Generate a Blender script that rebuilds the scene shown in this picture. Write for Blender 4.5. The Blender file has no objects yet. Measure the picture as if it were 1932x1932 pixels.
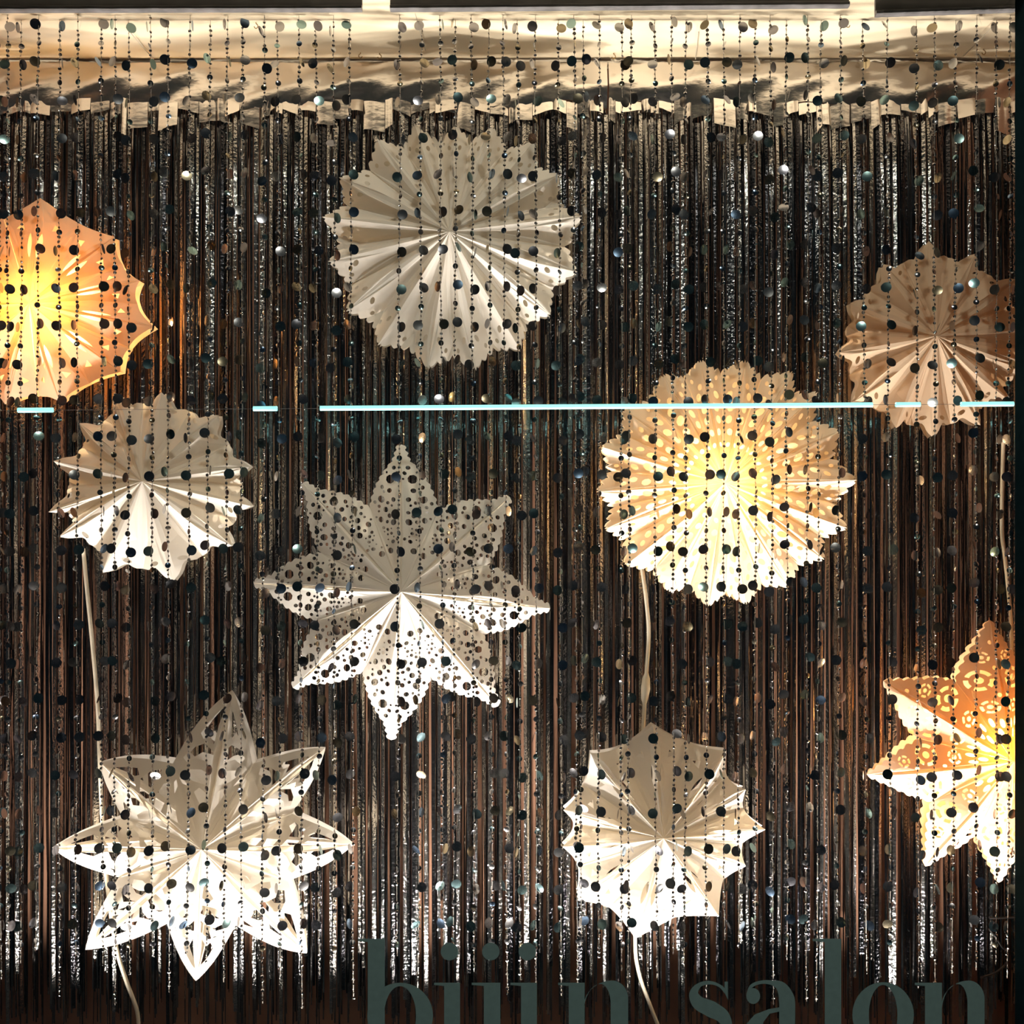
import bpy, math, random
from math import pi, sin, cos, tan, atan2, hypot, radians
from mathutils import Vector, Matrix
from mathutils.geometry import delaunay_2d_cdt

random.seed(11)
SC = bpy.context.scene
COL = SC.collection

# ------------------------------------------------------------------ camera
FPX = 2071.0                      # focal length in pixels of the 1932 px frame
EYE = 1.5
cam_data = bpy.data.cameras.new('camera')
cam_data.sensor_width = 36.0
cam_data.lens = FPX / 1932.0 * 36.0
cam_data.clip_start = 0.05
cam = bpy.data.objects.new('camera', cam_data)
cam.location = (0, 0, EYE)
cam.rotation_euler = (pi / 2, 0, 0)
COL.objects.link(cam)
SC.camera = cam


def at(px, py, y):
    """the point of the display that stands at depth y behind pixel (px, py)"""
    return Vector(((px - 966) / FPX * y, y, EYE + (966 - py) / FPX * y))


# ------------------------------------------------------------------ world, exposure
SC.view_settings.view_transform = 'Standard'
SC.view_settings.look = 'None'
SC.view_settings.exposure = 0.28
SC.view_settings.gamma = 1.0
SC.view_settings.use_curve_mapping = False
world = bpy.data.worlds.new('night')
SC.world = world
world.use_nodes = True
bg = world.node_tree.nodes['Background']
bg.inputs['Color'].default_value = (0.55, 0.85, 1.0, 1)
bg.inputs['Strength'].default_value = 0.016

# depths of the layers of the display (metres from the lens)
Y_GLASS, Y_RAIL, Y_TUBE, Y_SEQ, Y_STAR, Y_CORD, Y_FOIL, Y_WALL = 2.55, 2.566, 2.625, 2.665, 2.785, 2.850, 2.91, 2.97
CEIL = 2.70
FLOOR = 0.08


# ------------------------------------------------------------------ lamps
def spot(px, y, z, power, colour, size, tilt, radius=0.02, blend=0.7, pan=0.0):
    d = bpy.data.lights.new('footlight', 'SPOT')
    d.energy = power
    d.color = colour
    d.spot_size = radians(size)
    d.spot_blend = blend
    d.shadow_soft_size = radius
    o = bpy.data.objects.new('footlight', d)
    o.location = ((px - 966) / FPX * y, y, z)
    o.rotation_euler = (pi - radians(tilt), radians(pan), 0)   # aimed up, leaning back by tilt
    COL.objects.link(o)
    return o


FOOT = (1.0, 0.89, 0.80)
for px, p in ((80, 46), (470, 50), (800, 62), (1240, 50), (1745, 50)):      # flood heads
    spot(px, 2.61, 0.11, p, FOOT, 118, 5, 0.02, 1.0)
for px, p in ((30, 155), (840, 205), (980, 130), (1560, 215), (1860, 85)):   # narrow heads
    spot(px, 2.682, 0.11, p, FOOT, 62, 1, 0.025, 1.0)


def area(name, loc, rot, sx, sy, power, colour):
    d = bpy.data.lights.new(name, 'AREA')
    d.shape = 'RECTANGLE'
    d.size, d.size_y = sx, sy
    d.energy = power
    d.color = colour
    o = bpy.data.objects.new(name, d)
    o.location = loc
    o.rotation_euler = rot
    COL.objects.link(o)
    return o


# a cool street lamp behind the photographer, over the pavement
area('street_lamp', (0.5, -1.5, 5.2), (radians(52), 0, radians(6)), 0.5, 0.3, 100, (1.0, 0.93, 0.80))


# ------------------------------------------------------------------ helpers
def link(o, parent=None):
    COL.objects.link(o)
    if parent is not None:
        o.parent = parent
    return o


def mk(name, verts, faces, mat, parent=None, smooth=False, origin=None):
    """one mesh object; verts are world points, stored relative to the parent's place"""
    off = Vector((0, 0, 0))
    if origin is not None:
        off = Vector(origin)
    elif parent is not None:
        off = Vector(parent.get('_o', (0, 0, 0)))
    me = bpy.data.meshes.new(name)
    me.from_pydata([tuple(Vector(v) - off) for v in verts], [], faces)
    me.materials.append(mat)
    if smooth:
        me.polygons.foreach_set('use_smooth', [True] * len(me.polygons))
    me.update()
    o = bpy.data.objects.new(name, me)
    if origin is not None and parent is None:
        o.location = off
    return link(o, parent)


def empty(name, loc, label, cat, group=None):
    o = bpy.data.objects.new(name, None)
    o.empty_display_size = 0.02
    o.location = loc
    o['_o'] = tuple(loc)
    o['label'] = label
    o['category'] = cat
    if group:
        o['group'] = group
    return link(o)


def tag(o, label, cat, group=None):
    o['label'] = label
    o['category'] = cat
    if group:
        o['group'] = group
    return o


def structure(o, label=None):
    o['kind'] = 'structure'
    if label:
        o['label'] = label
    return o


def box(x0, x1, y0, y1, z0, z1):
    v = [(x, y, z) for x in (x0, x1) for y in (y0, y1) for z in (z0, z1)]
    f = [(0, 1, 3, 2), (4, 6, 7, 5), (0, 4, 5, 1), (2, 3, 7, 6), (0, 2, 6, 4), (1, 5, 7, 3)]
    return v, f


class MB:
    def __init__(self):
        self.v, self.f = [], []

    def add(self, vf):
        n = len(self.v)
        self.v += [tuple(a) for a in vf[0]]
        self.f += [tuple(i + n for i in q) for q in vf[1]]
        return self

    def tube(self, pts, rad, seg=7, caps=True):
        pts = [Vector(p) for p in pts]
        n0 = len(self.v)
        up = Vector((0.123, 0.9, 0.31))
        for i, p in enumerate(pts):
            t = (pts[min(i + 1, len(pts) - 1)] - pts[max(i - 1, 0)]).normalized()
            a = t.cross(up).normalized()
            b = t.cross(a)
            r = rad[i] if isinstance(rad, (list, tuple)) else rad
            for k in range(seg):
                w = 2 * pi * k / seg
                self.v.append(tuple(p + a * (r * cos(w)) + b * (r * sin(w))))
        for i in range(len(pts) - 1):
            for k in range(seg):
                k2 = (k + 1) % seg
                self.f.append((n0 + i * seg + k, n0 + i * seg + k2, n0 + (i + 1) * seg + k2, n0 + (i + 1) * seg + k))
        if caps:
            self.f.append(tuple(n0 + k for k in range(seg)))
            self.f.append(tuple(n0 + (len(pts) - 1) * seg + k for k in reversed(range(seg))))
        return self

    def build(self, name, mat, parent=None, smooth=False, origin=None):
        return mk(name, self.v, self.f, mat, parent, smooth, origin)


def smooth_path(pts, n=6):
    """Catmull-Rom through the points"""
    P = [Vector(p) for p in pts]
    P = [P[0] * 2 - P[1]] + P + [P[-1] * 2 - P[-2]]
    out = []
    for i in range(1, len(P) - 2):
        a, b, c, d = P[i - 1:i + 3]
        for k in range(n):
            t = k / n
            out.append(0.5 * ((2 * b) + (c - a) * t + (2 * a - 5 * b + 4 * c - d) * t * t + (3 * b - a - 3 * c + d) * t ** 3))
    out.append(P[-2])
    return out


def inside(p, poly):
    x, y = p
    c = False
    j = len(poly) - 1
    for i in range(len(poly)):
        xi, yi = poly[i]
        xj, yj = poly[j]
        if (yi > y) != (yj > y) and x < (xj - xi) * (y - yi) / (yj - yi) + xi:
            c = not c
        j = i
    return c


def seg_dist(p, poly):
    x, y = p
    best = 1e9
    n = len(poly)
    for i in range(n):
        ax, ay = poly[i]
        bx, by = poly[(i + 1) % n]
        dx, dy = bx - ax, by - ay
        L = dx * dx + dy * dy
        t = 0 if L == 0 else max(0, min(1, ((x - ax) * dx + (y - ay) * dy) / L))
        d = hypot(x - ax - t * dx, y - ay - t * dy)
        if d < best:
            best = d
    return best


def triangulate(outline, holes, step=None):
    """2-D triangles of an outline with holes, with a loose grid of inner points"""
    pts, edges = [], []
    for loop in [outline] + holes:
        n = len(pts)
        pts += [Vector(p) for p in loop]
        edges += [(n + i, n + (i + 1) % len(loop)) for i in range(len(loop))]
    if step:
        xs = [p[0] for p in outline]
        ys = [p[1] for p in outline]
        y = min(ys) + step * 0.5
        while y < max(ys):
            x = min(xs) + step * 0.5
            while x < max(xs):
                q = (x, y)
                if inside(q, outline) and seg_dist(q, outline) > step * 0.35 and not any(inside(q, h) or seg_dist(q, h) < step * 0.3 for h in holes):
                    pts.append(Vector(q))
                x += step
            y += step
    r = delaunay_2d_cdt(pts, edges, [], 1, 1e-7)
    V = [(v.x, v.y) for v in r[0]]
    F = []
    for f in r[2]:
        c = (sum(V[i][0] for i in f) / len(f), sum(V[i][1] for i in f) / len(f))
        if inside(c, outline) and not any(inside(c, h) for h in holes):
            F.append(tuple(f))
    return V, F


# ------------------------------------------------------------------ materials
def new_mat(name):
    m = bpy.data.materials.new(name)
    m.use_nodes = True
    nt = m.node_tree
    for n in list(nt.nodes):
        nt.nodes.remove(n)
    out = nt.nodes.new('ShaderNodeOutputMaterial')
    return m, nt, out


def node(nt, kind, **kw):
    n = nt.nodes.new(kind)
    for k, v in kw.items():
        setattr(n, k, v)
    return n


def plain(name, colour, rough=0.6, metal=0.0, noise=0.0, scale=40, bump=0.0, bscale=200, emit=None, strength=0):
    m, nt, out = new_mat(name)
    b = node(nt, 'ShaderNodeBsdfPrincipled')
    b.inputs['Base Color'].default_value = (*colour, 1)
    b.inputs['Roughness'].default_value = rough
    b.inputs['Metallic'].default_value = metal
    if noise or bump:
        tc = node(nt, 'ShaderNodeTexCoord')
    if noise:
        t = node(nt, 'ShaderNodeTexNoise')
        t.inputs['Scale'].default_value = scale
        nt.links.new(tc.outputs['Object'], t.inputs['Vector'])
        r = node(nt, 'ShaderNodeValToRGB')
        r.color_ramp.elements[0].position = 0.3
        r.color_ramp.elements[1].position = 0.7
        r.color_ramp.elements[0].color = (*[c * (1 - noise) for c in colour], 1)
        r.color_ramp.elements[1].color = (*[min(1, c * (1 + noise)) for c in colour], 1)
        nt.links.new(t.outputs['Fac'], r.inputs['Fac'])
        nt.links.new(r.outputs['Color'], b.inputs['Base Color'])
    if bump:
        t2 = node(nt, 'ShaderNodeTexNoise')
        t2.inputs['Scale'].default_value = bscale
        nt.links.new(tc.outputs['Object'], t2.inputs['Vector'])
        bp = node(nt, 'ShaderNodeBump')
        bp.inputs['Strength'].default_value = bump
        bp.inputs['Distance'].default_value = 0.002
        nt.links.new(t2.outputs['Fac'], bp.inputs['Height'])
        nt.links.new(bp.outputs['Normal'], b.inputs['Normal'])
    if emit:
        b.inputs['Emission Color'].default_value = (*emit, 1)
        b.inputs['Emission Strength'].default_value = strength
    nt.links.new(b.outputs['BSDF'], out.inputs['Surface'])
    return m


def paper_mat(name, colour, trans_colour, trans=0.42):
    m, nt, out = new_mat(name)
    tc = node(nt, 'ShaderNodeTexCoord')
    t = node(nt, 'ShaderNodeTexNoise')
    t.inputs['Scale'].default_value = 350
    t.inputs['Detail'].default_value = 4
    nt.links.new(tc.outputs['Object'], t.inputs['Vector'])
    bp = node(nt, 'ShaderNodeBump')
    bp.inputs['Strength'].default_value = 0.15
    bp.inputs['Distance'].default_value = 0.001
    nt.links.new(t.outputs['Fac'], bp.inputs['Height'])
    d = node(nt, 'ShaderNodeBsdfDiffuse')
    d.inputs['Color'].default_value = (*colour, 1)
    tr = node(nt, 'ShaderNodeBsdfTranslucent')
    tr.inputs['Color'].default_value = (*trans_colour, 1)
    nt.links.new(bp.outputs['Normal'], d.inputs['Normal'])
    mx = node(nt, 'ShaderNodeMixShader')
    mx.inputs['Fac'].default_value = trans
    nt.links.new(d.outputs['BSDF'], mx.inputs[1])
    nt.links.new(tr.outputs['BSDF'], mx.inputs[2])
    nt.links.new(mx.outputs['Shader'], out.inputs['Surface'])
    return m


def metal_mat(name, stops, rough, crinkle=0.0, cscale=(60, 60, 25), cdist=0.004):
    """bright foil; stops = colour ramp over the object's own random number"""
    m, nt, out = new_mat(name)
    b = node(nt, 'ShaderNodeBsdfPrincipled')
    b.inputs['Metallic'].default_value = 1.0
    b.inputs['Roughness'].default_value = rough
    if len(stops) > 1:
        oi = node(nt, 'ShaderNodeObjectInfo')
        r = node(nt, 'ShaderNodeValToRGB')
        r.color_ramp.interpolation = 'CONSTANT'
        while len(r.color_ramp.elements) < len(stops):
            r.color_ramp.elements.new(0.5)
        for e, (p, c) in zip(r.color_ramp.elements, stops):
            e.position = p
            e.color = (*c, 1)
        nt.links.new(oi.outputs['Random'], r.inputs['Fac'])
        nt.links.new(r.outputs['Color'], b.inputs['Base Color'])
    else:
        b.inputs['Base Color'].default_value = (*stops[0][1], 1)
    if crinkle:
        tc = node(nt, 'ShaderNodeTexCoord')
        mp = node(nt, 'ShaderNodeMapping')
        mp.inputs['Scale'].default_value = cscale
        nt.links.new(tc.outputs['Object'], mp.inputs['Vector'])
        t = node(nt, 'ShaderNodeTexNoise')
        t.inputs['Scale'].default_value = 1.0
        t.inputs['Detail'].default_value = 3
        nt.links.new(mp.outputs['Vector'], t.inputs['Vector'])
        bp = node(nt, 'ShaderNodeBump')
        bp.inputs['Strength'].default_value = crinkle
        bp.inputs['Distance'].default_value = cdist
        nt.links.new(t.outputs['Fac'], bp.inputs['Height'])
        nt.links.new(bp.outputs['Normal'], b.inputs['Normal'])
    nt.links.new(b.outputs['BSDF'], out.inputs['Surface'])
    return m


def glass_mat(name):
    m, nt, out = new_mat(name)
    tr = node(nt, 'ShaderNodeBsdfTransparent')
    tr.inputs['Color'].default_value = (0.97, 0.985, 0.98, 1)
    gl = node(nt, 'ShaderNodeBsdfGlossy')
    gl.inputs['Roughness'].default_value = 0.02
    fr = node(nt, 'ShaderNodeFresnel')
    fr.inputs['IOR'].default_value = 1.45
    mx = node(nt, 'ShaderNodeMixShader')
    nt.links.new(fr.outputs['Fac'], mx.inputs['Fac'])
    nt.links.new(tr.outputs['BSDF'], mx.inputs[1])
    nt.links.new(gl.outputs['BSDF'], mx.inputs[2])
    nt.links.new(mx.outputs['Shader'], out.inputs['Surface'])
    return m


M = {}
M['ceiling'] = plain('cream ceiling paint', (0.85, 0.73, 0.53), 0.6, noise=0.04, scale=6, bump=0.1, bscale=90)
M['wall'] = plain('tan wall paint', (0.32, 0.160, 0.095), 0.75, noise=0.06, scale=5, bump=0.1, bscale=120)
M['floor'] = plain('dark display floor', (0.03, 0.028, 0.026), 0.6, noise=0.2, scale=20)
M['frame'] = plain('dark teal painted frame', (0.010, 0.032, 0.038), 0.9, noise=0.15, scale=30)
M['frame'].node_tree.nodes['Principled BSDF'].inputs['Specular IOR Level'].default_value = 0.05
M['rail'] = plain('dull grey rail', (0.10, 0.10, 0.105), 0.5, metal=0.3, noise=0.2, scale=25)
M['rail_lip'] = plain('bright aluminium lip', (0.17, 0.165, 0.17), 0.45, metal=0.0, noise=0.3, scale=28)
M['paper'] = paper_mat('white star paper', (0.90, 0.86, 0.80), (0.86, 0.74, 0.55), .38)
M['paper_warm'] = paper_mat('orange glowing star paper', (0.80, 0.64, 0.46), (0.90, 0.42, 0.10), .13)
M['paper_pale'] = paper_mat('pale glowing star paper', (0.84, 0.72, 0.56), (0.90, 0.60, 0.28), .15)
M['paper_shaded'] = paper_mat('shaded star paper', (0.70, 0.55, 0.40), (0.80, 0.50, 0.25))  # shade on the upper right star is put into this browner colour
M['cord'] = plain('cream cable sheath', (0.74, 0.66, 0.52), 0.5, noise=0.05, scale=30)
M['black_cable'] = plain('black cable sheath', (0.012, 0.011, 0.011), 0.5, noise=0.1, scale=30)
M['thread'] = plain('clear sequin thread', (0.35, 0.32, 0.28), 0.5, noise=0.1, scale=50)
M['string'] = plain('pale hanging string', (0.55, 0.48, 0.38), 0.7, noise=0.1, scale=50)
M['hook'] = plain('brass hook', (0.42, 0.27, 0.10), 0.4, metal=0.7, noise=0.1, scale=60)
M['letter'] = plain('grey green vinyl', (0.155, 0.25, 0.245), 0.7, noise=0.06, scale=60)
M['glass'] = glass_mat('window glass')
SILVER = (0.62, 0.62, 0.62)
M['sequin'] = metal_mat('iridescent sequin', [(0.0, (0.30, 0.30, 0.32)), (0.22, (0.44, 0.44, 0.45)), (0.42, (0.16, 0.26, 0.28)),
                                             (0.55, (0.20, 0.20, 0.23)), (0.68, (0.34, 0.29, 0.20)), (0.80, (0.16, 0.24, 0.36)), (0.90, (0.28, 0.42, 0.42))], 0.2)
M['bead'] = metal_mat('tiny sequin', [(0, (0.46, 0.44, 0.44))], 0.10)
M['foil'] = metal_mat('silver foil fringe', [(0, (0.29, 0.285, 0.29))], 0.10, 0.22, (110, 110, 60), 0.0022)
M['foil_wide'] = metal_mat('wide foil strip', [(0.0, (0.58, 0.57, 0.56)), (0.32, (0.22, 0.22, 0.23)), (0.55, (0.48, 0.46, 0.43)), (0.75, (0.08, 0.08, 0.09))], 0.14, 1.0, (150, 150, 130), 0.0025)
M['header'] = metal_mat('crumpled foil band', [(0, (0.80, 0.76, 0.72))], 0.24, 0.4, (16, 16, 30), 0.006)
M['cyan'] = plain('cyan reflected line', (0.3, 0.6, 0.6), 0.4, emit=(0.30, 0.78, 0.74), strength=1.05)
M['wire'] = plain('fine black wire', (0.01, 0.012, 0.012), 0.5, noise=0.1, scale=40)


def bulb_mat(name, colour, strength):
    return plain(name, (0.8, 0.6, 0.3), 0.4, emit=colour, strength=strength)


# ------------------------------------------------------------------ the shop window's shell
XL, XR = -1.56, 1.392
v, f = box(XL - .1, XR + .1, 2.44, Y_WALL + .1, CEIL, CEIL + .06)
ceiling = structure(mk('ceiling', v, f, M['ceiling']), 'cream ceiling of the window display')
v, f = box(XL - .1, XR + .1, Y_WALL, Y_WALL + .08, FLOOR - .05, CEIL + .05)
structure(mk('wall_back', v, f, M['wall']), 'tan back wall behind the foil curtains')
v, f = box(XL - .08, XL, 2.44, Y_WALL, FLOOR - .05, CEIL)
structure(mk('wall_left', v, f, M['wall']))
v, f = box(XR, XR + .08, 2.44, Y_WALL, FLOOR - .05, CEIL)
structure(mk('wall_right', v, f, M['wall']))
v, f = box(XL - .1, XR + .1, 2.44, Y_WALL, FLOOR - .06, FLOOR)
structure(mk('floor', v, f, M['floor']))
win = structure(bpy.data.objects.new('window_1', None), 'shop window pane in a dark teal frame')
win['_o'] = (0, 0, 0)
link(win)
xf = (1915 - 966) / FPX * 2.545
v, f = box(XL, xf + .03, Y_GLASS - .003, Y_GLASS + .003, FLOOR, CEIL)
mk('pane', v, f, M['glass'], win)
v, f = box(xf, xf + .40, 2.46, 2.545, FLOOR - .05, CEIL + .05)
mk('frame', v, f, M['frame'], win)
v, f = box(xf + .004, xf + .02, 2.452, 2.46, FLOOR - .05, CEIL + .05)
mk('glazing_bead', v, f, M['frame'], win)

# aluminium rails along the front of the ceiling
for px0, px1, pa, pb, lab in ((-140, 683, 22, 20, 'grey aluminium ceiling rail over the upper left, above the glowing star'),
                              (736, 1602, 20, 13, 'longest grey aluminium ceiling rail, over the pleated cream star'),
                              (1652, 1916, 30, 21, 'short grey aluminium ceiling rail by the dark window frame')):
    r = empty('ceiling_rail', at(px0, pa, Y_RAIL), lab, 'rail', 'ceiling rails')
    a, b = at(px0, pa, Y_RAIL), at(px1, pb, Y_RAIL)
    up = 0.0115
    m = MB()
    for q in (0, 1):
        pass
    top = 2.7005
    vs = []
    for p in (a, b):
        vs += [(p.x, Y_RAIL, p.z + up), (p.x, Y_RAIL + .009, p.z + up), (p.x, Y_RAIL, top), (p.x, Y_RAIL + .009, top)]
    m.add((vs, [(0, 1, 3, 2), (4, 6, 7, 5), (0, 4, 5, 1), (2, 3, 7, 6), (0, 2, 6, 4), (1, 5, 7, 3)])).build('rail_body', M['rail'], r)
    m = MB()
    n = 40
    prof = [(-.004, 0.0115), (-.007, 0.009), (-.007, 0.003), (-.004, 0.0), (.009, 0.0), (.009, 0.0115)]
    for i in range(n + 1):
        t = i / n
        p = a.lerp(b, t)
        w = 0.0006 * sin(i * 2.3) + 0.0005 * random.uniform(-1, 1)
        for dy, dz in prof:
            m.v.append((p.x, Y_RAIL + dy + w, p.z + dz))
    k = len(prof)
    for i in range(n):
        for j in range(k):
            j2 = (j + 1) % k
            m.f.append((i * k + j, i * k + j2, (i + 1) * k + j2, (i + 1) * k + j))
    m.f.append(tuple(range(k)))
    m.f.append(tuple(n * k + j for j in reversed(range(k))))
    m.build('rail_lip', M['rail_lip'], r)['label'] = 'bright rippled aluminium lip'

# brass hooks screwed into the ceiling, and the threads that run up to it
def yc(py):
    return (CEIL - EYE) * FPX / (966 - py)


HOOKS = [(483, 42, 'brass ceiling hook near the left rail, over the dark foil', 1), (680, 99, 'small brass ceiling hook left of the grey star shadow', -1),
         (716, 100, 'small brass ceiling hook inside the grey star shadow', 1), (1158, 100, 'small brass ceiling hook above the joint of the two foil curtains', 1),
         (1600, 40, 'brass ceiling hook in the gap between two rails', -1), (1629, 104, 'small brass ceiling hook above the dark dent in the foil', 1),
         (1856, 92, 'brass ceiling hook by the slanting string at the frame', 1)]
for px, py, lab, sgn in HOOKS:
    y = yc(py)
    p = Vector(((px - 966) / FPX * y, y, CEIL + .001))
    path = [p, p + Vector((0, 0, -.004))]
    for k in range(9):
        a = radians(80 - k * 32)
        path.append(p + Vector((sgn * (.0045 * cos(a)), 0, -.0105 + .0055 * sin(a))))
    e = tag(MB().tube(smooth_path(path, 3), .0011, 6).build('ceiling_hook', M['hook'], None, True, p), lab, 'hook', 'brass ceiling hooks')
for (ax, ay, ya), (bx, by, yb), lab in (((238, 52, 2.68), (290, 112, 2.90), 'pale slanting string running from ceiling to foil at the left'),
                                        ((783, 24, 2.64), (803, 96, 2.83), 'pale slanting string above the pleated cream star'),
                                        ((1318, 60, 2.70), (1312, 112, 2.88), 'short pale string above the right foil curtain'),
                                        ((1880, 42, 2.66), (1816, 108, 2.87), 'pale slanting string beside the dark frame')):
    p, q = at(ax, ay, ya), at(bx, by, yb)
    tag(MB().tube([p, (p + q) / 2 + Vector((0, 0, -.001)), q], .0011, 5).build('hanging_string', M['string'], None, True, p), lab, 'string', 'strings under the ceiling')


# ------------------------------------------------------------------ foil fringe curtains
def ribbon(m, x0, y0, z_top, z_bot, w, yaw, shift, lean, seed, n=22, lift=0.0, lh=.15):
    """one foil ribbon: shift(t) moves it sideways, lean makes it hang forward of plumb near the top"""
    rnd = random.Random(seed)
    a1, k1, f1 = rnd.uniform(.0008, .0028), rnd.uniform(9, 26), rnd.uniform(0, 6.3)
    a2, k2, f2 = rnd.uniform(.0003, .0008), rnd.uniform(40, 80), rnd.uniform(0, 6.3)
    tw, kt, ft = rnd.uniform(.1, .5), rnd.uniform(2, 7), rnd.uniform(0, 6.3)
    nb = len(m.v)
    for i in range(n + 1):
        t = i / n
        z = z_top + (z_bot - z_top) * t
        h = z_top - z
        x = x0 + shift(t)
        y = y0 + a1 * sin(k1 * z + f1) + a2 * sin(k2 * z + f2) - lean * lh * (1 - math.exp(-h / lh)) + lift * t
        ya = yaw + tw * sin(kt * z + ft)
        c, s = cos(ya) * w / 2, sin(ya) * w / 2
        m.v.append((x - c, y - s, z))
        m.v.append((x + c, y + s, z))
    for i in range(n):
        q = nb + 2 * i
        m.f.append((q, q + 1, q + 3, q + 2))


def foil_curtain(px0, px1, label, lean0, seed):
    rnd = random.Random(seed)
    x0, x1 = (px0 - 966) / FPX * Y_FOIL, (px1 - 966) / FPX * Y_FOIL
    root = empty('foil_curtain', ((x0 + x1) / 2, Y_FOIL, CEIL - .012), label, 'curtain', 'silver foil fringe curtains')
    # crumpled heading band taped under the ceiling
    nx, nz = max(8, int((x1 - x0) / .02)), 9
    vs, fs = [], []
    z0 = CEIL - .010
    for i in range(nx + 1):
        x = x0 + (x1 - x0) * i / nx
        zb = .118 + .010 * sin(x * 11 + seed) + .006 * sin(x * 31) + rnd.uniform(-.003, .003)
        for j in range(nz + 1):
            t = j / nz
            bulge = .010 * sin(pi * t) + .006 * sin(x * 9 + 5 * t + seed) * t + .003 * sin(x * 37 + t * 9)
            vs.append((x, Y_FOIL - .006 - bulge, z0 - zb * t + .004 * sin(x * 14) * (1 - t) * 0.5))
    for i in range(nx):
        for j in range(nz):
            a = i * (nz + 1) + j
            fs.append((a, a + nz + 1, a + nz + 2, a + 1))
    mk('heading_band', vs, fs, M['header'], root, True)
    # flaps of folded foil under the band, uneven like torn steps
    x = x0
    while x < x1 - .02:
        w = rnd.uniform(.014, .060)
        w = min(w, x1 - x)
        zt, zb = CEIL - .112 + rnd.uniform(-.01, .006), CEIL - .140 - rnd.uniform(0, .075) * rnd.random()
        sl = rnd.uniform(-.010, .010)
        ty = rnd.uniform(-.004, .010)
        vs, fs = [], []
        for i in range(6):
            u = i / 5
            for j in range(4):
                t = j / 3
                vs.append((x + w * u * .97, Y_FOIL - .010 - ty * t - .003 * sin(pi * u) - .002 * sin(7 * u + x * 50), zt + (zb - zt) * t + sl * (u - .5) * (1 + t)))
        for i in range(5):
            for j in range(3):
                a = i * 4 + j
                fs.append((a, a + 4, a + 5, a + 1))
        mk('heading_flap', vs, fs, M['header'], root, True)
        x += w
    # clump centres the ribbons gather to as they hang
    cl, x = [], x0
    while x < x1 + .03:
        cl.append(x)
        x += rnd.uniform(.014, .05)
    def pull(x, g):
        c = min(cl, key=lambda q: abs(q - x))
        return lambda t: (c - x) * g * min(1, t * 1.1) ** 1.5
    m = MB()
    n = int((x1 - x0) / .0030)
    for i in range(n):
        x = x0 + (x1 - x0) * (i + rnd.random()) / n
        ln = lean0(x) * rnd.uniform(.2, 1.5)
        ribbon(m, x, Y_FOIL + .012 + rnd.uniform(-.008, .022), CEIL - .10 - rnd.uniform(0, .03), FLOOR + rnd.uniform(.04, .16), rnd.uniform(.0028, .0052),
               rnd.gauss(0, .5), pull(x, rnd.uniform(.15, .8)), ln, rnd.random(), 24)
    st = m.build('fringe', M['foil'], root, True)
    st['kind'] = 'stuff'
    st['label'] = 'narrow silver foil ribbons hanging side by side'
    k = int((x1 - x0) / .0145)
    for i in range(k):
        x = x0 + (x1 - x0) * (i + rnd.random()) / k
        m = MB()
        ribbon(m, x, Y_FOIL - .002 + rnd.uniform(-.006, .004), CEIL - .12 - rnd.uniform(0, .05), FLOOR + rnd.uniform(.05, .3), rnd.uniform(.0062, .0105),
               rnd.gauss(0, .45), pull(x, rnd.uniform(.1, .7)), lean0(x) * rnd.uniform(.2, 1.5), rnd.random(), 24)
        m.build('foil_strip', M['foil_wide'], root, True)
    return root


foil_curtain(-190, 1145, 'long silver foil fringe curtain, dark at the top left, behind most paper stars', lambda x: .05 + .06 * max(0, x + .3), 3)
foil_curtain(1148, 1960, 'right silver foil fringe curtain, tan and lighter at the top, beside the dark frame', lambda x: .13, 8)

# ------------------------------------------------------------------ paper stars
def ngon(cx, cy, rx, ry, n=9, rot=0.0):
    c, s = cos(rot), sin(rot)
    return [(cx + c * rx * cos(2 * pi * k / n) - s * ry * sin(2 * pi * k / n), cy + s * rx * cos(2 * pi * k / n) + c * ry * sin(2 * pi * k / n)) for k in range(n)]


def polar(r, fi):
    return (r * cos(fi), r * sin(fi))


class Half:
    """the flat cut-out of half a petal: ridge along x, seam at angle A; lengths in units of the tip radius"""
    def __init__(self, A, rim, holes, step, back_holes=0):
        self.A = A
        self.outline = [(0.0, 0.0)] + rim
        hs = []
        for h in holes:
            if all(inside(p, self.outline) for p in h) and min(seg_dist(p, self.outline) for p in h) > .0055:
                if not any(inside(h[0], g) or inside(g[0], h) or min(seg_dist(p, g) for p in h) < .0055 for g in hs):
                    hs.append(h)
        self.V, self.F = triangulate(self.outline, hs, step)
        self.VB, self.FB = triangulate(self.outline, hs[:back_holes], step * 2.2)


def rim_webbed(A, notch, n=7, bite=0.0):
    out = []
    for k in range(n + 1):
        s = k / n
        r = 1 - (1 - notch) * (1 - (1 - s) ** 2.2)
        if bite and 0.25 < s < 0.75:
            r -= bite * sin((s - .25) * 2 * pi)
        out.append(polar(r, A * s))
    return out


def rim_jagged(A, teeth=3, drop=.12, rnd=random):
    out = []
    n = teeth * 6
    for k in range(n + 1):
        s = k / n
        u = (s * teeth) % 1.0
        r = 1 - drop * s - .040 * (1 - abs(sin(pi * s * teeth))) * (0 if k == 0 else 1) + rnd.uniform(-.008, .008)
        out.append(polar(r, A * s))
    return out


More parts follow.
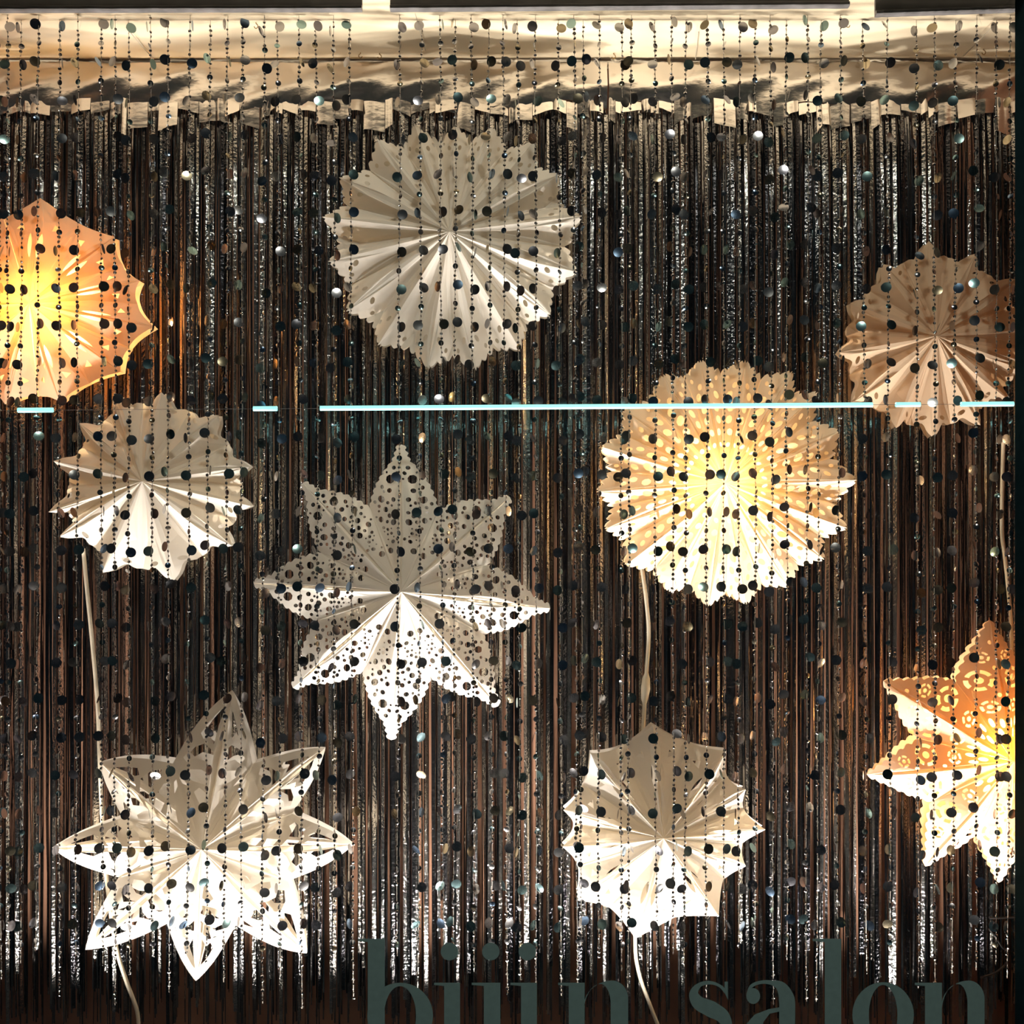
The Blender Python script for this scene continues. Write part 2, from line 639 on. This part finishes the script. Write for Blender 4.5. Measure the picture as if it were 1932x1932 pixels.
def rim_leaf(A, notch, table, scallop=0.0, waves=9):
    """leaf-shaped petal: from the tip along the edge down to the seam notch; table = (radius, half width)"""
    table = table + [(notch, notch * sin(A))]
    out = []
    n = 44 if scallop else 22
    for k in range(n):
        t = k / n
        r = 1 - (1 - notch) * t
        for (ra, wa), (rb, wb) in zip(table, table[1:]):
            if rb <= r <= ra:
                w = wa + (wb - wa) * (ra - r) / (ra - rb)
                break
        x = r + (notch * cos(A) - notch) * t ** 3
        y = w + scallop * (abs(sin(pi * t * waves)) - .4) * (1 if .02 < t else 0)
        if k == 0:
            x, y = 1.0, 0.0
        y = min(y, x * tan(A) * .999)
        out.append((x, max(0.0, y)))
    out.append(polar(notch, A))
    return out


def holes_lace(A, rnd):
    """small round and oval holes scattered until no more fit, larger towards the tip"""
    hs, taken = [], []
    for k in range(3200):
        x, y = rnd.uniform(.26, .985), rnd.uniform(.012, .26)
        if y > x * tan(A) - .01:
            continue
        q = (.011 + .015 * x) * rnd.choice((.62, .8, 1.0, 1.15, 1.4))
        if k > 1500:
            q *= .55
        if any(hypot(x - a, y - b) < q * 1.22 + c * 1.22 + .0065 for a, b, c in taken):
            continue
        taken.append((x, y, q))
        hs.append(ngon(x, y, q * rnd.uniform(1.0, 1.22), q, 8, rnd.uniform(0, 3)))
    return hs


def holes_slots(A, rnd):
    hs = []
    def leaf(r0, r1, fi, w):
        a, b = polar(r0, fi), polar(r1, fi)
        up, dn = [], []
        for k in range(9):
            t = k / 8
            x, y = a[0] + (b[0] - a[0]) * t, a[1] + (b[1] - a[1]) * t
            h = w * sin(pi * t) ** .8
            up.append((x - h * sin(fi), y + h * cos(fi)))
            dn.append((x + h * sin(fi), y - h * cos(fi)))
        return up[:-1] + list(reversed(dn))[:-1]
    hs.append(leaf(.15, .60, A * .58, .052))
    hs.append(leaf(.42, .66, A * .20, .018))
    c = polar(.74, A * .55)
    hs.append([(c[0] - .03, c[1] - .03), (c[0] + .035, c[1] - .012), (c[0] - .012, c[1] + .036)])
    return hs


def holes_dots(A, rnd):
    hs = []
    for r, q, s in ((.30, .012, .5), (.40, .017, .42), (.50, .020, .55), (.60, .024, .45), (.70, .020, .6), (.78, .016, .35), (.84, .012, .7)):
        c = polar(r, A * s)
        hs.append(ngon(c[0], c[1], q * 1.7, min(q, r * A * .3), 8, A * s + rnd.uniform(-.4, .4)))
    return hs


def holes_arches(A, rnd):
    return [
        [(.66, .030), (.78, .026), (.90, .012), (.865, .040), (.80, .075), (.73, .105), (.69, .085), (.72, .060)],
        [(.52, .022), (.61, .022), (.665, .075), (.64, .135), (.585, .175), (.55, .150), (.575, .110), (.555, .060)],
        [(.40, .020), (.465, .020), (.50, .070), (.505, .130), (.475, .150), (.43, .105)],
        [(.25, .030), (.35, .022), (.385, .065), (.36, .090)],
        [(.40, .125), (.46, .165), (.46, .182), (.42, .160)],
    ]


def holes_mandala(A, rnd):
    hs = []
    def arc(cx, cy, r0, r1, a0, a1, n=6):
        o = [(cx + r1 * cos(a0 + (a1 - a0) * k / n), cy + r1 * sin(a0 + (a1 - a0) * k / n)) for k in range(n + 1)]
        i = [(cx + r0 * cos(a0 + (a1 - a0) * k / n), cy + r0 * sin(a0 + (a1 - a0) * k / n)) for k in range(n + 1)]
        return o + list(reversed(i))
    for cx, cy, s in ((.575, .105, 1.0), (.385, .070, .62), (.735, .075, .55)):
        hs.append(ngon(cx, cy, .024 * s, .024 * s, 9))
        k = 5
        for i in range(k):
            a = 2 * pi * i / k
            hs.append(arc(cx, cy, .050 * s, .074 * s, a + .18, a + 2 * pi / k - .18, 4))
    for r, s in ((.20, .5), (.27, .28), (.28, .72)):
        c = polar(r, A * s)
        hs.append(ngon(c[0], c[1], .034, .011, 9, A * s))
    for r, y in ((.84, .022), (.90, .014), (.47, .022), (.66, .022), (.66, .19), (.53, .20)):
        hs.append(ngon(r, y, .016, .010, 8))
    return hs


def star(label, centre, tips, kind, mat, height=.085, depth=.045, notch=.62, bulb=None, seed=1, flat=1.0):
    """tips: pixel places of the petal tips; the petals meet in a raised centre towards the street"""
    rnd = random.Random(seed)
    c = at(centre[0], centre[1], Y_STAR - height)
    org = Vector((c.x, Y_STAR, c.z))
    root = empty('hanging_paper_star', org, label, 'star lantern', 'paper star lanterns')
    T = []
    for px, py in tips:
        p = at(px, py, Y_STAR)
        T.append((atan2(p.z - org.z, p.x - org.x) % (2 * pi), hypot(p.x - org.x, p.z - org.z)))
    if kind == 'jagged':
        T = [(a + rnd.uniform(-.055, .055), r * rnd.uniform(.965, 1.02)) for a, r in T]
        T = [(a % (2 * pi), r) for a, r in T]
    T.sort()
    N = len(T)
    A = pi / N
    if kind == 'webbed':
        half = Half(A, rim_webbed(A, notch), holes_slots(A, rnd), .075, 0 if bulb else 9)
    elif kind == 'bitten':
        half = Half(A, rim_webbed(A, notch, 10, .05), holes_slots(A, rnd)[:1] + [ngon(*polar(.80, A * .5), .034, .022, 10, A * .5 + 1.2)], .075)
    elif kind == 'jagged':
        half = Half(A, rim_jagged(A, 3, .10, rnd), holes_dots(A, rnd)[0 if bulb else 5:], .06)
    elif kind == 'lace':
        half = Half(A, rim_leaf(A, notch, [(1, .020), (.95, .034), (.89, .056), (.84, .100), (.78, .148), (.72, .186), (.66, .212)], .018, 10), holes_lace(A, rnd), .07)
    elif kind == 'arches':
        half = Half(A, rim_leaf(A, notch, [(1, .004), (.92, .062), (.84, .112), (.75, .158), (.66, .200)]), holes_arches(A, rnd), .055, 2)
    else:
        half = Half(A, rim_leaf(A, notch, [(1, .006), (.94, .040), (.87, .075), (.79, .125), (.71, .175)], .020, 7), holes_mandala(A, rnd), .055)
    name = {'webbed': 'petal', 'bitten': 'petal', 'jagged': 'pleat', 'lace': 'lace_petal', 'arches': 'petal', 'mandala': 'petal'}[kind]
    jit = [(rnd.uniform(-.12, .12), (rnd.uniform(.45, 1.45) if kind == 'jagged' else rnd.uniform(.7, 1.3)), rnd.uniform(-.012, .012)) for _ in range(N)]
    for i in range(N):
        th, R = T[i]
        nx, pv = T[(i + 1) % N], T[(i - 1) % N]
        up = ((nx[0] - th) % (2 * pi)) / 2
        dn = ((th - pv[0]) % (2 * pi)) / 2
        vs, fs = [], []
        for side, sp, nb, jj in ((1, up, nx, i), (-1, dn, pv, (i - 1) % N)):
            jx, jd, jz = jit[jj]
            for V, F, back in ((half.V, half.F, False), (half.VB, half.FB, True)):
                if back and kind == 'lace':
                    continue                   # a single sheet: one sees the foil through the cut-outs
                n0 = len(vs)
                for x, y in V:
                    r, fi = hypot(x, y), atan2(y, x)
                    s = min(1.0, fi / A) if r > 1e-9 else 0.0
                    Rr = R * (1 - s) + (R + nb[1]) * .5 * s
                    a = th + side * s * sp
                    rr = r * Rr
                    ridge = height * (1 - r ** 1.5)
                    fold = depth * jd * (1 - math.exp(-r * 5.0)) * (1.0 if kind in ('jagged', 'webbed', 'bitten') else max(0.0, 1 - .45 * r))
                    z = ridge - fold * s * flat + jz * s * r
                    if back:
                        z = -.030 * (1 - r ** 2) - .012 * s * r - .004
                        if kind == 'jagged':
                            z = -.034
                        elif kind in ('webbed', 'bitten'):
                            z = min(-.036, -.030)
                    z += .004 * sin(9 * r + i * 2.1) * r
                    vs.append((org.x + rr * cos(a), Y_STAR - z, org.z + rr * sin(a)))
                flip = (side == 1) == back
                fs += [tuple(n0 + q for q in (f if flip else reversed(f))) for f in F]
        mk(name, vs, fs, mat, root, False)
    if bulb:
        col, strength, dz = bulb
        m = MB()
        r = .026
        rows = [(k, .5 * pi - pi * k / 8) for k in range(9)]
        for k, a in rows:
            for j in range(12):
                w = 2 * pi * j / 12
                m.v.append((org.x + r * cos(a) * cos(w), Y_STAR - .012 + r * cos(a) * sin(w), org.z + dz + r * 1.25 * sin(a)))
        for k in range(8):
            for j in range(12):
                j2 = (j + 1) % 12
                m.f.append((k * 12 + j, k * 12 + j2, (k + 1) * 12 + j2, (k + 1) * 12 + j))
        m.build('bulb', bulb_mat('glowing bulb', col, strength), root, True)['label'] = 'glowing bulb inside the paper star'
    return root


def ring(cx, cy, spec, N, a0=0.0):
    """tips at N even angles round (cx, cy); spec = [(angle deg, radius px), ...] interpolated"""
    spec = sorted((a % 360, r) for a, r in spec)
    out = []
    for k in range(N):
        a = (a0 + 360 * k / N) % 360
        lo = max([q for q in spec if q[0] <= a], default=(spec[-1][0] - 360, spec[-1][1]))
        hi = min([q for q in spec if q[0] > a], default=(spec[0][0] + 360, spec[0][1]))
        t = (a - lo[0]) / (hi[0] - lo[0])
        r = lo[1] + (hi[1] - lo[1]) * t
        out.append((cx + r * cos(radians(a)), cy - r * sin(radians(a))))
    return out


s1 = star('orange glowing round paper star cut off by the left edge of the window', (55, 572),
          [(77, 374), (215, 446), (264, 530), (290, 617), (228, 702), (112, 758), (10, 763), (-100, 720), (-150, 580), (-95, 430)],
          'webbed', M['paper_warm'], .080, .040, .88, ((1.0, .62, .28), 330, 0), 21)
s2 = star('crooked white paper star with scooped edges, below the glowing one at left', (268, 908),
          [(305, 740), (412, 783), (472, 880), (474, 955), (437, 1030), (327, 1097), (193, 1081), (110, 1013), (92, 966), (102, 870), (148, 798), (215, 742)],
          'bitten', M['paper'], .085, .050, .86, None, 22)
s3 = star('large cream pleated paper star with jagged edges at the top of the window', (848, 437),
          ring(848, 437, [(0, 250), (45, 238), (90, 205), (135, 232), (180, 242), (225, 248), (270, 270), (315, 255)], 17, 4),
          'jagged', M['paper'], .085, .050, .9, None, 23)
s4 = star('white lacy eight pointed paper star full of small holes, mid window', (757, 1117),
          [(755, 838), (962, 938), (1038, 1148), (940, 1332), (738, 1396), (552, 1298), (479, 1100), (571, 911)],
          'lace', M['paper'], .085, .040, .60, None, 24)
s5 = star('large warm glowing pleated paper star, crossed by the cyan line', (1368, 911),
          ring(1368, 911, [(0, 246), (45, 246), (90, 240), (135, 236), (180, 250), (225, 240), (270, 240), (315, 240)], 18, 2),
          'jagged', M['paper_pale'], .085, .036, .9, ((1.0, .70, .38), 190, 0), 25)
s6 = star('dim brownish round paper star beside the dark frame at upper right', (1768, 634),
          [(1752, 455), (1840, 479), (1920, 526), (1960, 610), (1955, 700), (1905, 757), (1851, 802), (1760, 826), (1690, 808), (1614, 756), (1583, 665), (1604, 572), (1668, 498)],
          'bitten', M['paper_shaded'], .080, .045, .88, None, 26)
s7 = star('bright white eight petalled paper star with large arched cutouts, lower left', (380, 1603),
          [(437, 1303), (614, 1410), (667, 1594), (579, 1798), (370, 1850), (160, 1793), (99, 1599), (189, 1438)],
          'arches', M['paper'], .085, .040, .60, None, 27)
s8 = star('small white round paper star with slit cutouts, above the window lettering', (1252, 1582),
          [(1231, 1367), (1371, 1417), (1407, 1489), (1445, 1566), (1407, 1634), (1356, 1728), (1199, 1772), (1088, 1698), (1061, 1597), (1063, 1529), (1114, 1421)],
          'webbed', M['paper'], .080, .040, .87, None, 28)
s9 = star('orange glowing pointed paper star half hidden by the dark frame at right', (1913, 1437),
          [(1867, 1170), (1667, 1285), (1637, 1462), (1745, 1634), (1884, 1665), (2030, 1650), (2150, 1530), (2155, 1360), (2030, 1200)],
          'mandala', M['paper_warm'], .085, .040, .62, ((1.0, .58, .22), 230, 0), 29)


def cord(parent, pts, rad, mat, name='cord', y=Y_CORD):
    P = [at(px, py, y + (q[0] if q else 0)) for px, py, *q in pts]
    return MB().tube(smooth_path(P, 5), rad, 8).build(name, mat, parent, True)


cord(s2, [(157, 1035), (165, 1120), (173, 1200), (184, 1330), (189, 1460), (196, 1600), (206, 1700), (220, 1790), (238, 1850), (258, 1905), (262, 1945)], .0052, M['cord'])
c5 = cord(s5, [(1208, 1050), (1219, 1130), (1224, 1200), (1218, 1290), (1214, 1370), (1204, 1550), (1198, 1760), (1204, 1830), (1226, 1895), (1246, 1945)], .0050, M['cord'])
sw = [at(1220, 1270, Y_CORD), at(1219, 1280, Y_CORD), at(1218, 1300, Y_CORD), at(1216, 1318, Y_CORD), at(1216, 1328, Y_CORD)]
o = MB().tube(sw, [.005, .010, .012, .009, .005], 8).build('inline_switch', M['cord'], s5, True)
o.parent = c5
cord(s6, [(1893, 830), (1890, 990), (1896, 1050), (1903, 1120), (1908, 1190), (1910, 1400)], .0050, M['cord'])
for pts, lab in (([(1866, 1731), (1880, 1732), (1899, 1731), (1925, 1730)], 'short black cable crossing level beside the frame'),
                 ([(1866, 1752), (1878, 1768), (1892, 1788), (1901, 1795), (1900, 1815), (1880, 1834), (1850, 1845)], 'looped black cable near the bottom of the frame')):
    e = cord(None, pts, .0028, M['black_cable'], 'power_cable')
    tag(e, lab, 'cable', 'black cables at lower right')

# ------------------------------------------------------------------ cyan reflected line across the window
a, b = at(33, 774, Y_TUBE), at(1930, 762, Y_TUBE)
tube = empty('cyan_reflection', a, 'thin bright cyan line reflected in the glass, running level in broken lengths', 'reflection')  # glowing tubes added in place of a line reflected in the glass
def on_line(px):
    return at(px, 774 + (762 - 774) * (px - 33) / 1897.0, Y_TUBE)
for p0, p1 in ((34, 100), (478, 523), (604, 1646), (1690, 1736), (1813, 1912)):
    MB().tube([on_line(p0), on_line((p0 + p1) / 2), on_line(p1)], .0060, 10).build('reflected_length', M['cyan'], tube, True)
MB().tube([on_line(-20), on_line(500), on_line(1000), on_line(1500), on_line(1925)], .0005, 4).build('added_wire', M['wire'], tube)  # wire added only to join the glowing lengths

# ------------------------------------------------------------------ sequin strands
def cup(r, n=12, sag=.16, rings=2):
    """a shallow bowl, its hollow towards -y; sag is the depth over the radius"""
    v, f = [], []
    for q in range(rings):
        u = 1 - q / rings
        for k in range(n):
            w = 2 * pi * k / n
            v.append((u * r * cos(w), sag * r * (1 - u * u), u * r * sin(w)))
    v.append((0, sag * r, 0))
    for q in range(rings):
        for k in range(n):
            k2 = (k + 1) % n
            if q < rings - 1:
                f.append((q * n + k, q * n + k2, (q + 1) * n + k2, (q + 1) * n + k))
            else:
                f.append((q * n + k, q * n + k2, rings * n))
    return v, f


def disc_mesh(name, r, n, sag):
    v, f = cup(r, n, sag)
    me = bpy.data.meshes.new(name)
    me.from_pydata(v, [], f)
    me.materials.append(M['sequin'])
    me.polygons.foreach_set('use_smooth', [True] * len(me.polygons))
    me.update()
    return me


BIG = disc_mesh('sequin', .0124, 18, .06)
MID = disc_mesh('middle_sequin', .0070, 12, .22)
BEADV, BEADF = cup(.0041, 8, .62, 3)

XS = [-2, 14, 40, 72, 112, 148, 190, 217, 243, 285, 316, 359, 396, 430, 457, 500, 524, 565, 596, 630, 660, 755, 795, 830, 860, 890, 922, 950, 977,
      1010, 1054, 1083, 1100, 1131, 1173, 1190, 1235, 1268, 1295, 1335, 1365, 1395, 1425, 1454, 1483, 1525, 1548, 1586, 1628, 1674, 1728, 1763, 1804, 1842, 1880, 1906]
STARS = [(s, p[0], p[1], r) for s, p, r in (('glowing orange star at left', (55, 572), 190), ('crooked white star', (268, 908), 165), ('cream pleated star', (850, 450), 225),
         ('lacy star', (757, 1117), 215), ('warm glowing pleated star', (1368, 911), 225), ('dim brownish star', (1768, 634), 165),
         ('arched cutout star', (380, 1603), 235), ('small slit star', (1252, 1582), 170), ('orange star by the frame', (1913, 1437), 235))]
ORD = ['first', 'second', 'third', 'fourth', 'fifth', 'sixth', 'seventh', 'eighth', 'ninth', 'tenth', 'eleventh', 'twelfth', 'thirteenth', 'fourteenth', 'fifteenth', 'sixteenth',
       'seventeenth', 'eighteenth', 'nineteenth', 'twentieth']
def ordinal(k):
    if k <= 20:
        return ORD[k - 1]
    t = ['', '', 'twent', 'thirt', 'fort', 'fift'][k // 10]
    return t + 'ieth' if k % 10 == 0 else t + 'y-' + ORD[k % 10 - 1]


PITCH, TOPROW = 70.6, 50.0
for i, px in enumerate(XS):
    rnd = random.Random(500 + i)
    ys = Y_SEQ + (-.0145 if i % 2 else .0125)        # the strands hang in two rows
    cross = [s for s, cx, cy, r in STARS if abs(px - cx) < r]
    k = i + 1
    pos = ordinal(k) + ' from the left edge' if k <= 28 else ordinal(len(XS) - i) + ' from the dark frame'
    lab = 'sequin strand ' + pos + (', hanging before the ' + cross[0] if cross else ', hanging clear of every star')
    top = at(px, 17, ys)
    top.z = min(top.z, CEIL - .002)
    root = empty('hanging_sequin_strand', top, lab, 'sequin strand', 'iridescent sequin strands')
    X = top.x
    drift = rnd.uniform(-.004, .004)
    wob = rnd.uniform(0, 6.3)
    def sx(z):
        return X + .0016 * sin(z * 9 + wob) + drift * (CEIL - z)
    end = rnd.uniform(1770, 1905)
    zb = at(px, end, ys).z
    pts = [Vector((sx(CEIL + .001 - (CEIL - zb) * q / 12), ys, CEIL + .001 - (CEIL - zb) * q / 12)) for q in range(13)]
    MB().tube(pts, .0006, 4, False).build('thread', M['thread'], root)
    tiny = MB()
    row0 = TOPROW + rnd.gauss(0, 5)
    j = 0
    spacing = PITCH / 8
    while True:
        py = row0 - PITCH / 2 + j * spacing
        if py > end:
            break
        z = at(px, py, ys).z
        slot = j % 8
        if z < CEIL - .006:
            yaw = rnd.gauss(0, .85)
            tilt = rnd.gauss(0, .2)
            turn = pi if rnd.random() < .5 else 0.0
            if slot == 4 and py < 1752:
                o = bpy.data.objects.new('sequin', BIG)
                o.location = (sx(z) + rnd.choice((-1, 1)) * .0070 - top.x, ys - .003 - top.y, z - top.z)
                o.rotation_euler = (tilt, rnd.uniform(0, .3), yaw + turn)
                link(o, root)
            elif slot == 0 and py < 1790:
                o = bpy.data.objects.new('small_sequin', MID)
                o.location = (sx(z) + rnd.uniform(-.002, .002) - top.x, ys - .001 - top.y, z - top.z)
                o.rotation_euler = (tilt, 0, yaw + turn)
                link(o, root)
            elif slot != 4 or py >= 1752:
                R = Matrix.Rotation(yaw * 1.2 + turn, 3, 'Z') @ Matrix.Rotation(tilt * 1.5, 3, 'X')
                p = Vector((sx(z) + rnd.uniform(-.001, .001), ys, z))
                q = rnd.uniform(.75, 1.1)
                tiny.add(([p + R @ (Vector(w) * q) for w in BEADV], BEADF))
        j += 1
    t = tiny.build('tiny_sequins', M['bead'], root, True)
    t['kind'] = 'stuff'

# ------------------------------------------------------------------ lettering on the glass
Y_LET = Y_GLASS - .0032
sign = empty('window_lettering', at(1270, 1850, Y_LET), 'grey green shop name in serif letters along the bottom of the glass', 'lettering')
XH, BASE, ASC = 1854, 1976, 1771


def letter(polys):
    m = MB()
    for lay, (outline, holes) in enumerate(polys):
        V, F = triangulate(outline, holes)
        lift = .00025 * lay
        n0 = len(m.v)
        for x, y in V:
            m.v.append(tuple(at(x, y, Y_LET)))
        for fc in F:
            m.f.append(tuple(n0 + q for q in fc))
        n1 = len(m.v)
        for x, y in V:
            p = at(x, y, Y_LET)
            m.v.append((p.x, p.y - .0008 - lift, p.z))
        for fc in F:
            m.f.append(tuple(n1 + q for q in reversed(fc)))
    m.build('letter', M['letter'], sign)


def rect(x0, x1, y0, y1):
    return ([(x0, y0), (x1, y0), (x1, y1), (x0, y1)], [])


def ell(cx, cy, rx, ry, n=40):
    return [(cx + rx * cos(2 * pi * k / n), cy + ry * sin(2 * pi * k / n)) for k in range(n)]


def arch(xl, xr, w, top, thin=6, inner_shift=0):
    """hairline arch that swells into a stem on the right: from the left stem at xl to the right stem (xr-w .. xr)"""
    o, i = [], []
    for k in range(15):
        t = pi - pi / 2 * k / 14
        o.append((xl + (xr - xl) * .5 * 0 + (xr - w * .9 - xl) * (1 + cos(t)), top + 50 - 50 * sin(t)))
    xo = xr - w * .9
    for k in range(1, 11):
        t = pi / 2 - pi / 2 * k / 10
        o.append((xo + (xr - xo) * cos(t), top + 34 - 34 * sin(t)))
    low = [(xr, BASE), (xr - w, BASE)]
    xi = xr - w
    for k in range(11):
        t = pi / 2 * k / 10
        i.append((xi - (xi - xl) * .36 * (1 - cos(t)), top + 44 - (38) * sin(t)))
    for k in range(1, 11):
        t = pi / 2 + pi / 2 * k / 10
        xm = xi - (xi - xl) * .36
        i.append((xm + (xm - xl) * cos(t), top + 6 + 56 - 56 * sin(t)))
    return (o + low + i, [])


def serif_stem(x0, x1, top, left):
    return [rect(x0, x1, top, BASE), ([(left, top), (x0 + 1, top), (x0 + 1, top + 6), (left, top + 4)], []), rect(x0 - 14, x1 + 14, BASE - 5, BASE)]


def dot(cx):
    return (ell(cx, 1795, 16.5, 16.5, 24), [])


# b
letter(serif_stem(694, 726, ASC, 676) + [(ell(755, 1916, 62, 62), [ell(755, 1916, 30, 56)])])
letter(serif_stem(838, 868, XH, 819) + [dot(848)])
# j : descender with a hook below the line
letter([rect(913, 944, XH, 2010), ([(890, XH), (914, XH), (914, XH + 6), (890, XH + 4)], []), dot(926),
        ([(913, 2005), (944, 2005), (940, 2030), (925, 2048), (900, 2052), (884, 2044), (884, 2034), (898, 2042), (910, 2034)], [])])
letter(serif_stem(983, 1013, XH, 963) + [dot(995)])
letter(serif_stem(1073, 1103, XH, 1053) + [arch(1101, 1185, 33, XH - 4)])
# s : a stroke of changing weight
def stroke(path, widths):
    P = [Vector((p[0], p[1], 0)) for p in path]
    Q = smooth_path(P, 5)
    L, R_ = [], []
    n = len(Q)
    for k, q in enumerate(Q):
        t = (Q[min(k + 1, n - 1)] - Q[max(k - 1, 0)]).normalized()
        u = k / (n - 1) * (len(widths) - 1)
        a = int(min(u, len(widths) - 2))
        w = widths[a] + (widths[a + 1] - widths[a]) * (u - a)
        L.append((q.x - t.y * w / 2, q.y + t.x * w / 2))
        R_.append((q.x + t.y * w / 2, q.y - t.x * w / 2))
    return (L + list(reversed(R_)), [])


letter([stroke([(1370, 1872), (1358, 1860), (1340, 1854), (1320, 1858), (1309, 1874), (1318, 1892), (1342, 1904), (1364, 1918), (1372, 1942), (1360, 1964), (1338, 1973), (1316, 1968), (1306, 1952)],
               [7, 5, 6, 8, 17, 26, 31, 26, 17, 8, 6, 5, 7]), ([(1367, 1852), (1373, 1852), (1373, 1886), (1367, 1872)], []), ([(1303, 1944), (1309, 1954), (1309, 1977), (1303, 1977)], [])])
# a
letter([(ell(1421, 1879, 13, 15, 20), []),
        stroke([(1410, 1876), (1418, 1860), (1436, 1853), (1456, 1854), (1474, 1862), (1484, 1884), (1485, 1915), (1485, 1950), (1492, 1970), (1508, 1970)], [4, 6, 6, 8, 20, 30, 30, 30, 18, 4]),
        ([(1484, 1898), (1450, 1904), (1424, 1914), (1408, 1932), (1406, 1954), (1418, 1971), (1440, 1976), (1462, 1968), (1476, 1952), (1472, 1946), (1458, 1958), (1446, 1958), (1438, 1946), (1440, 1928), (1452, 1912), (1484, 1905)], [])])
letter(serif_stem(1556, 1587, ASC, 1533))
letter([(ell(1666, 1915, 58, 62), [ell(1666, 1915, 27, 57)])])
letter(serif_stem(1745, 1777, XH, 1726) + [arch(1776, 1857, 32, XH - 4)])

# the depth markers used while building are not part of the scene
for o in SC.objects:
    if '_o' in o:
        del o['_o']
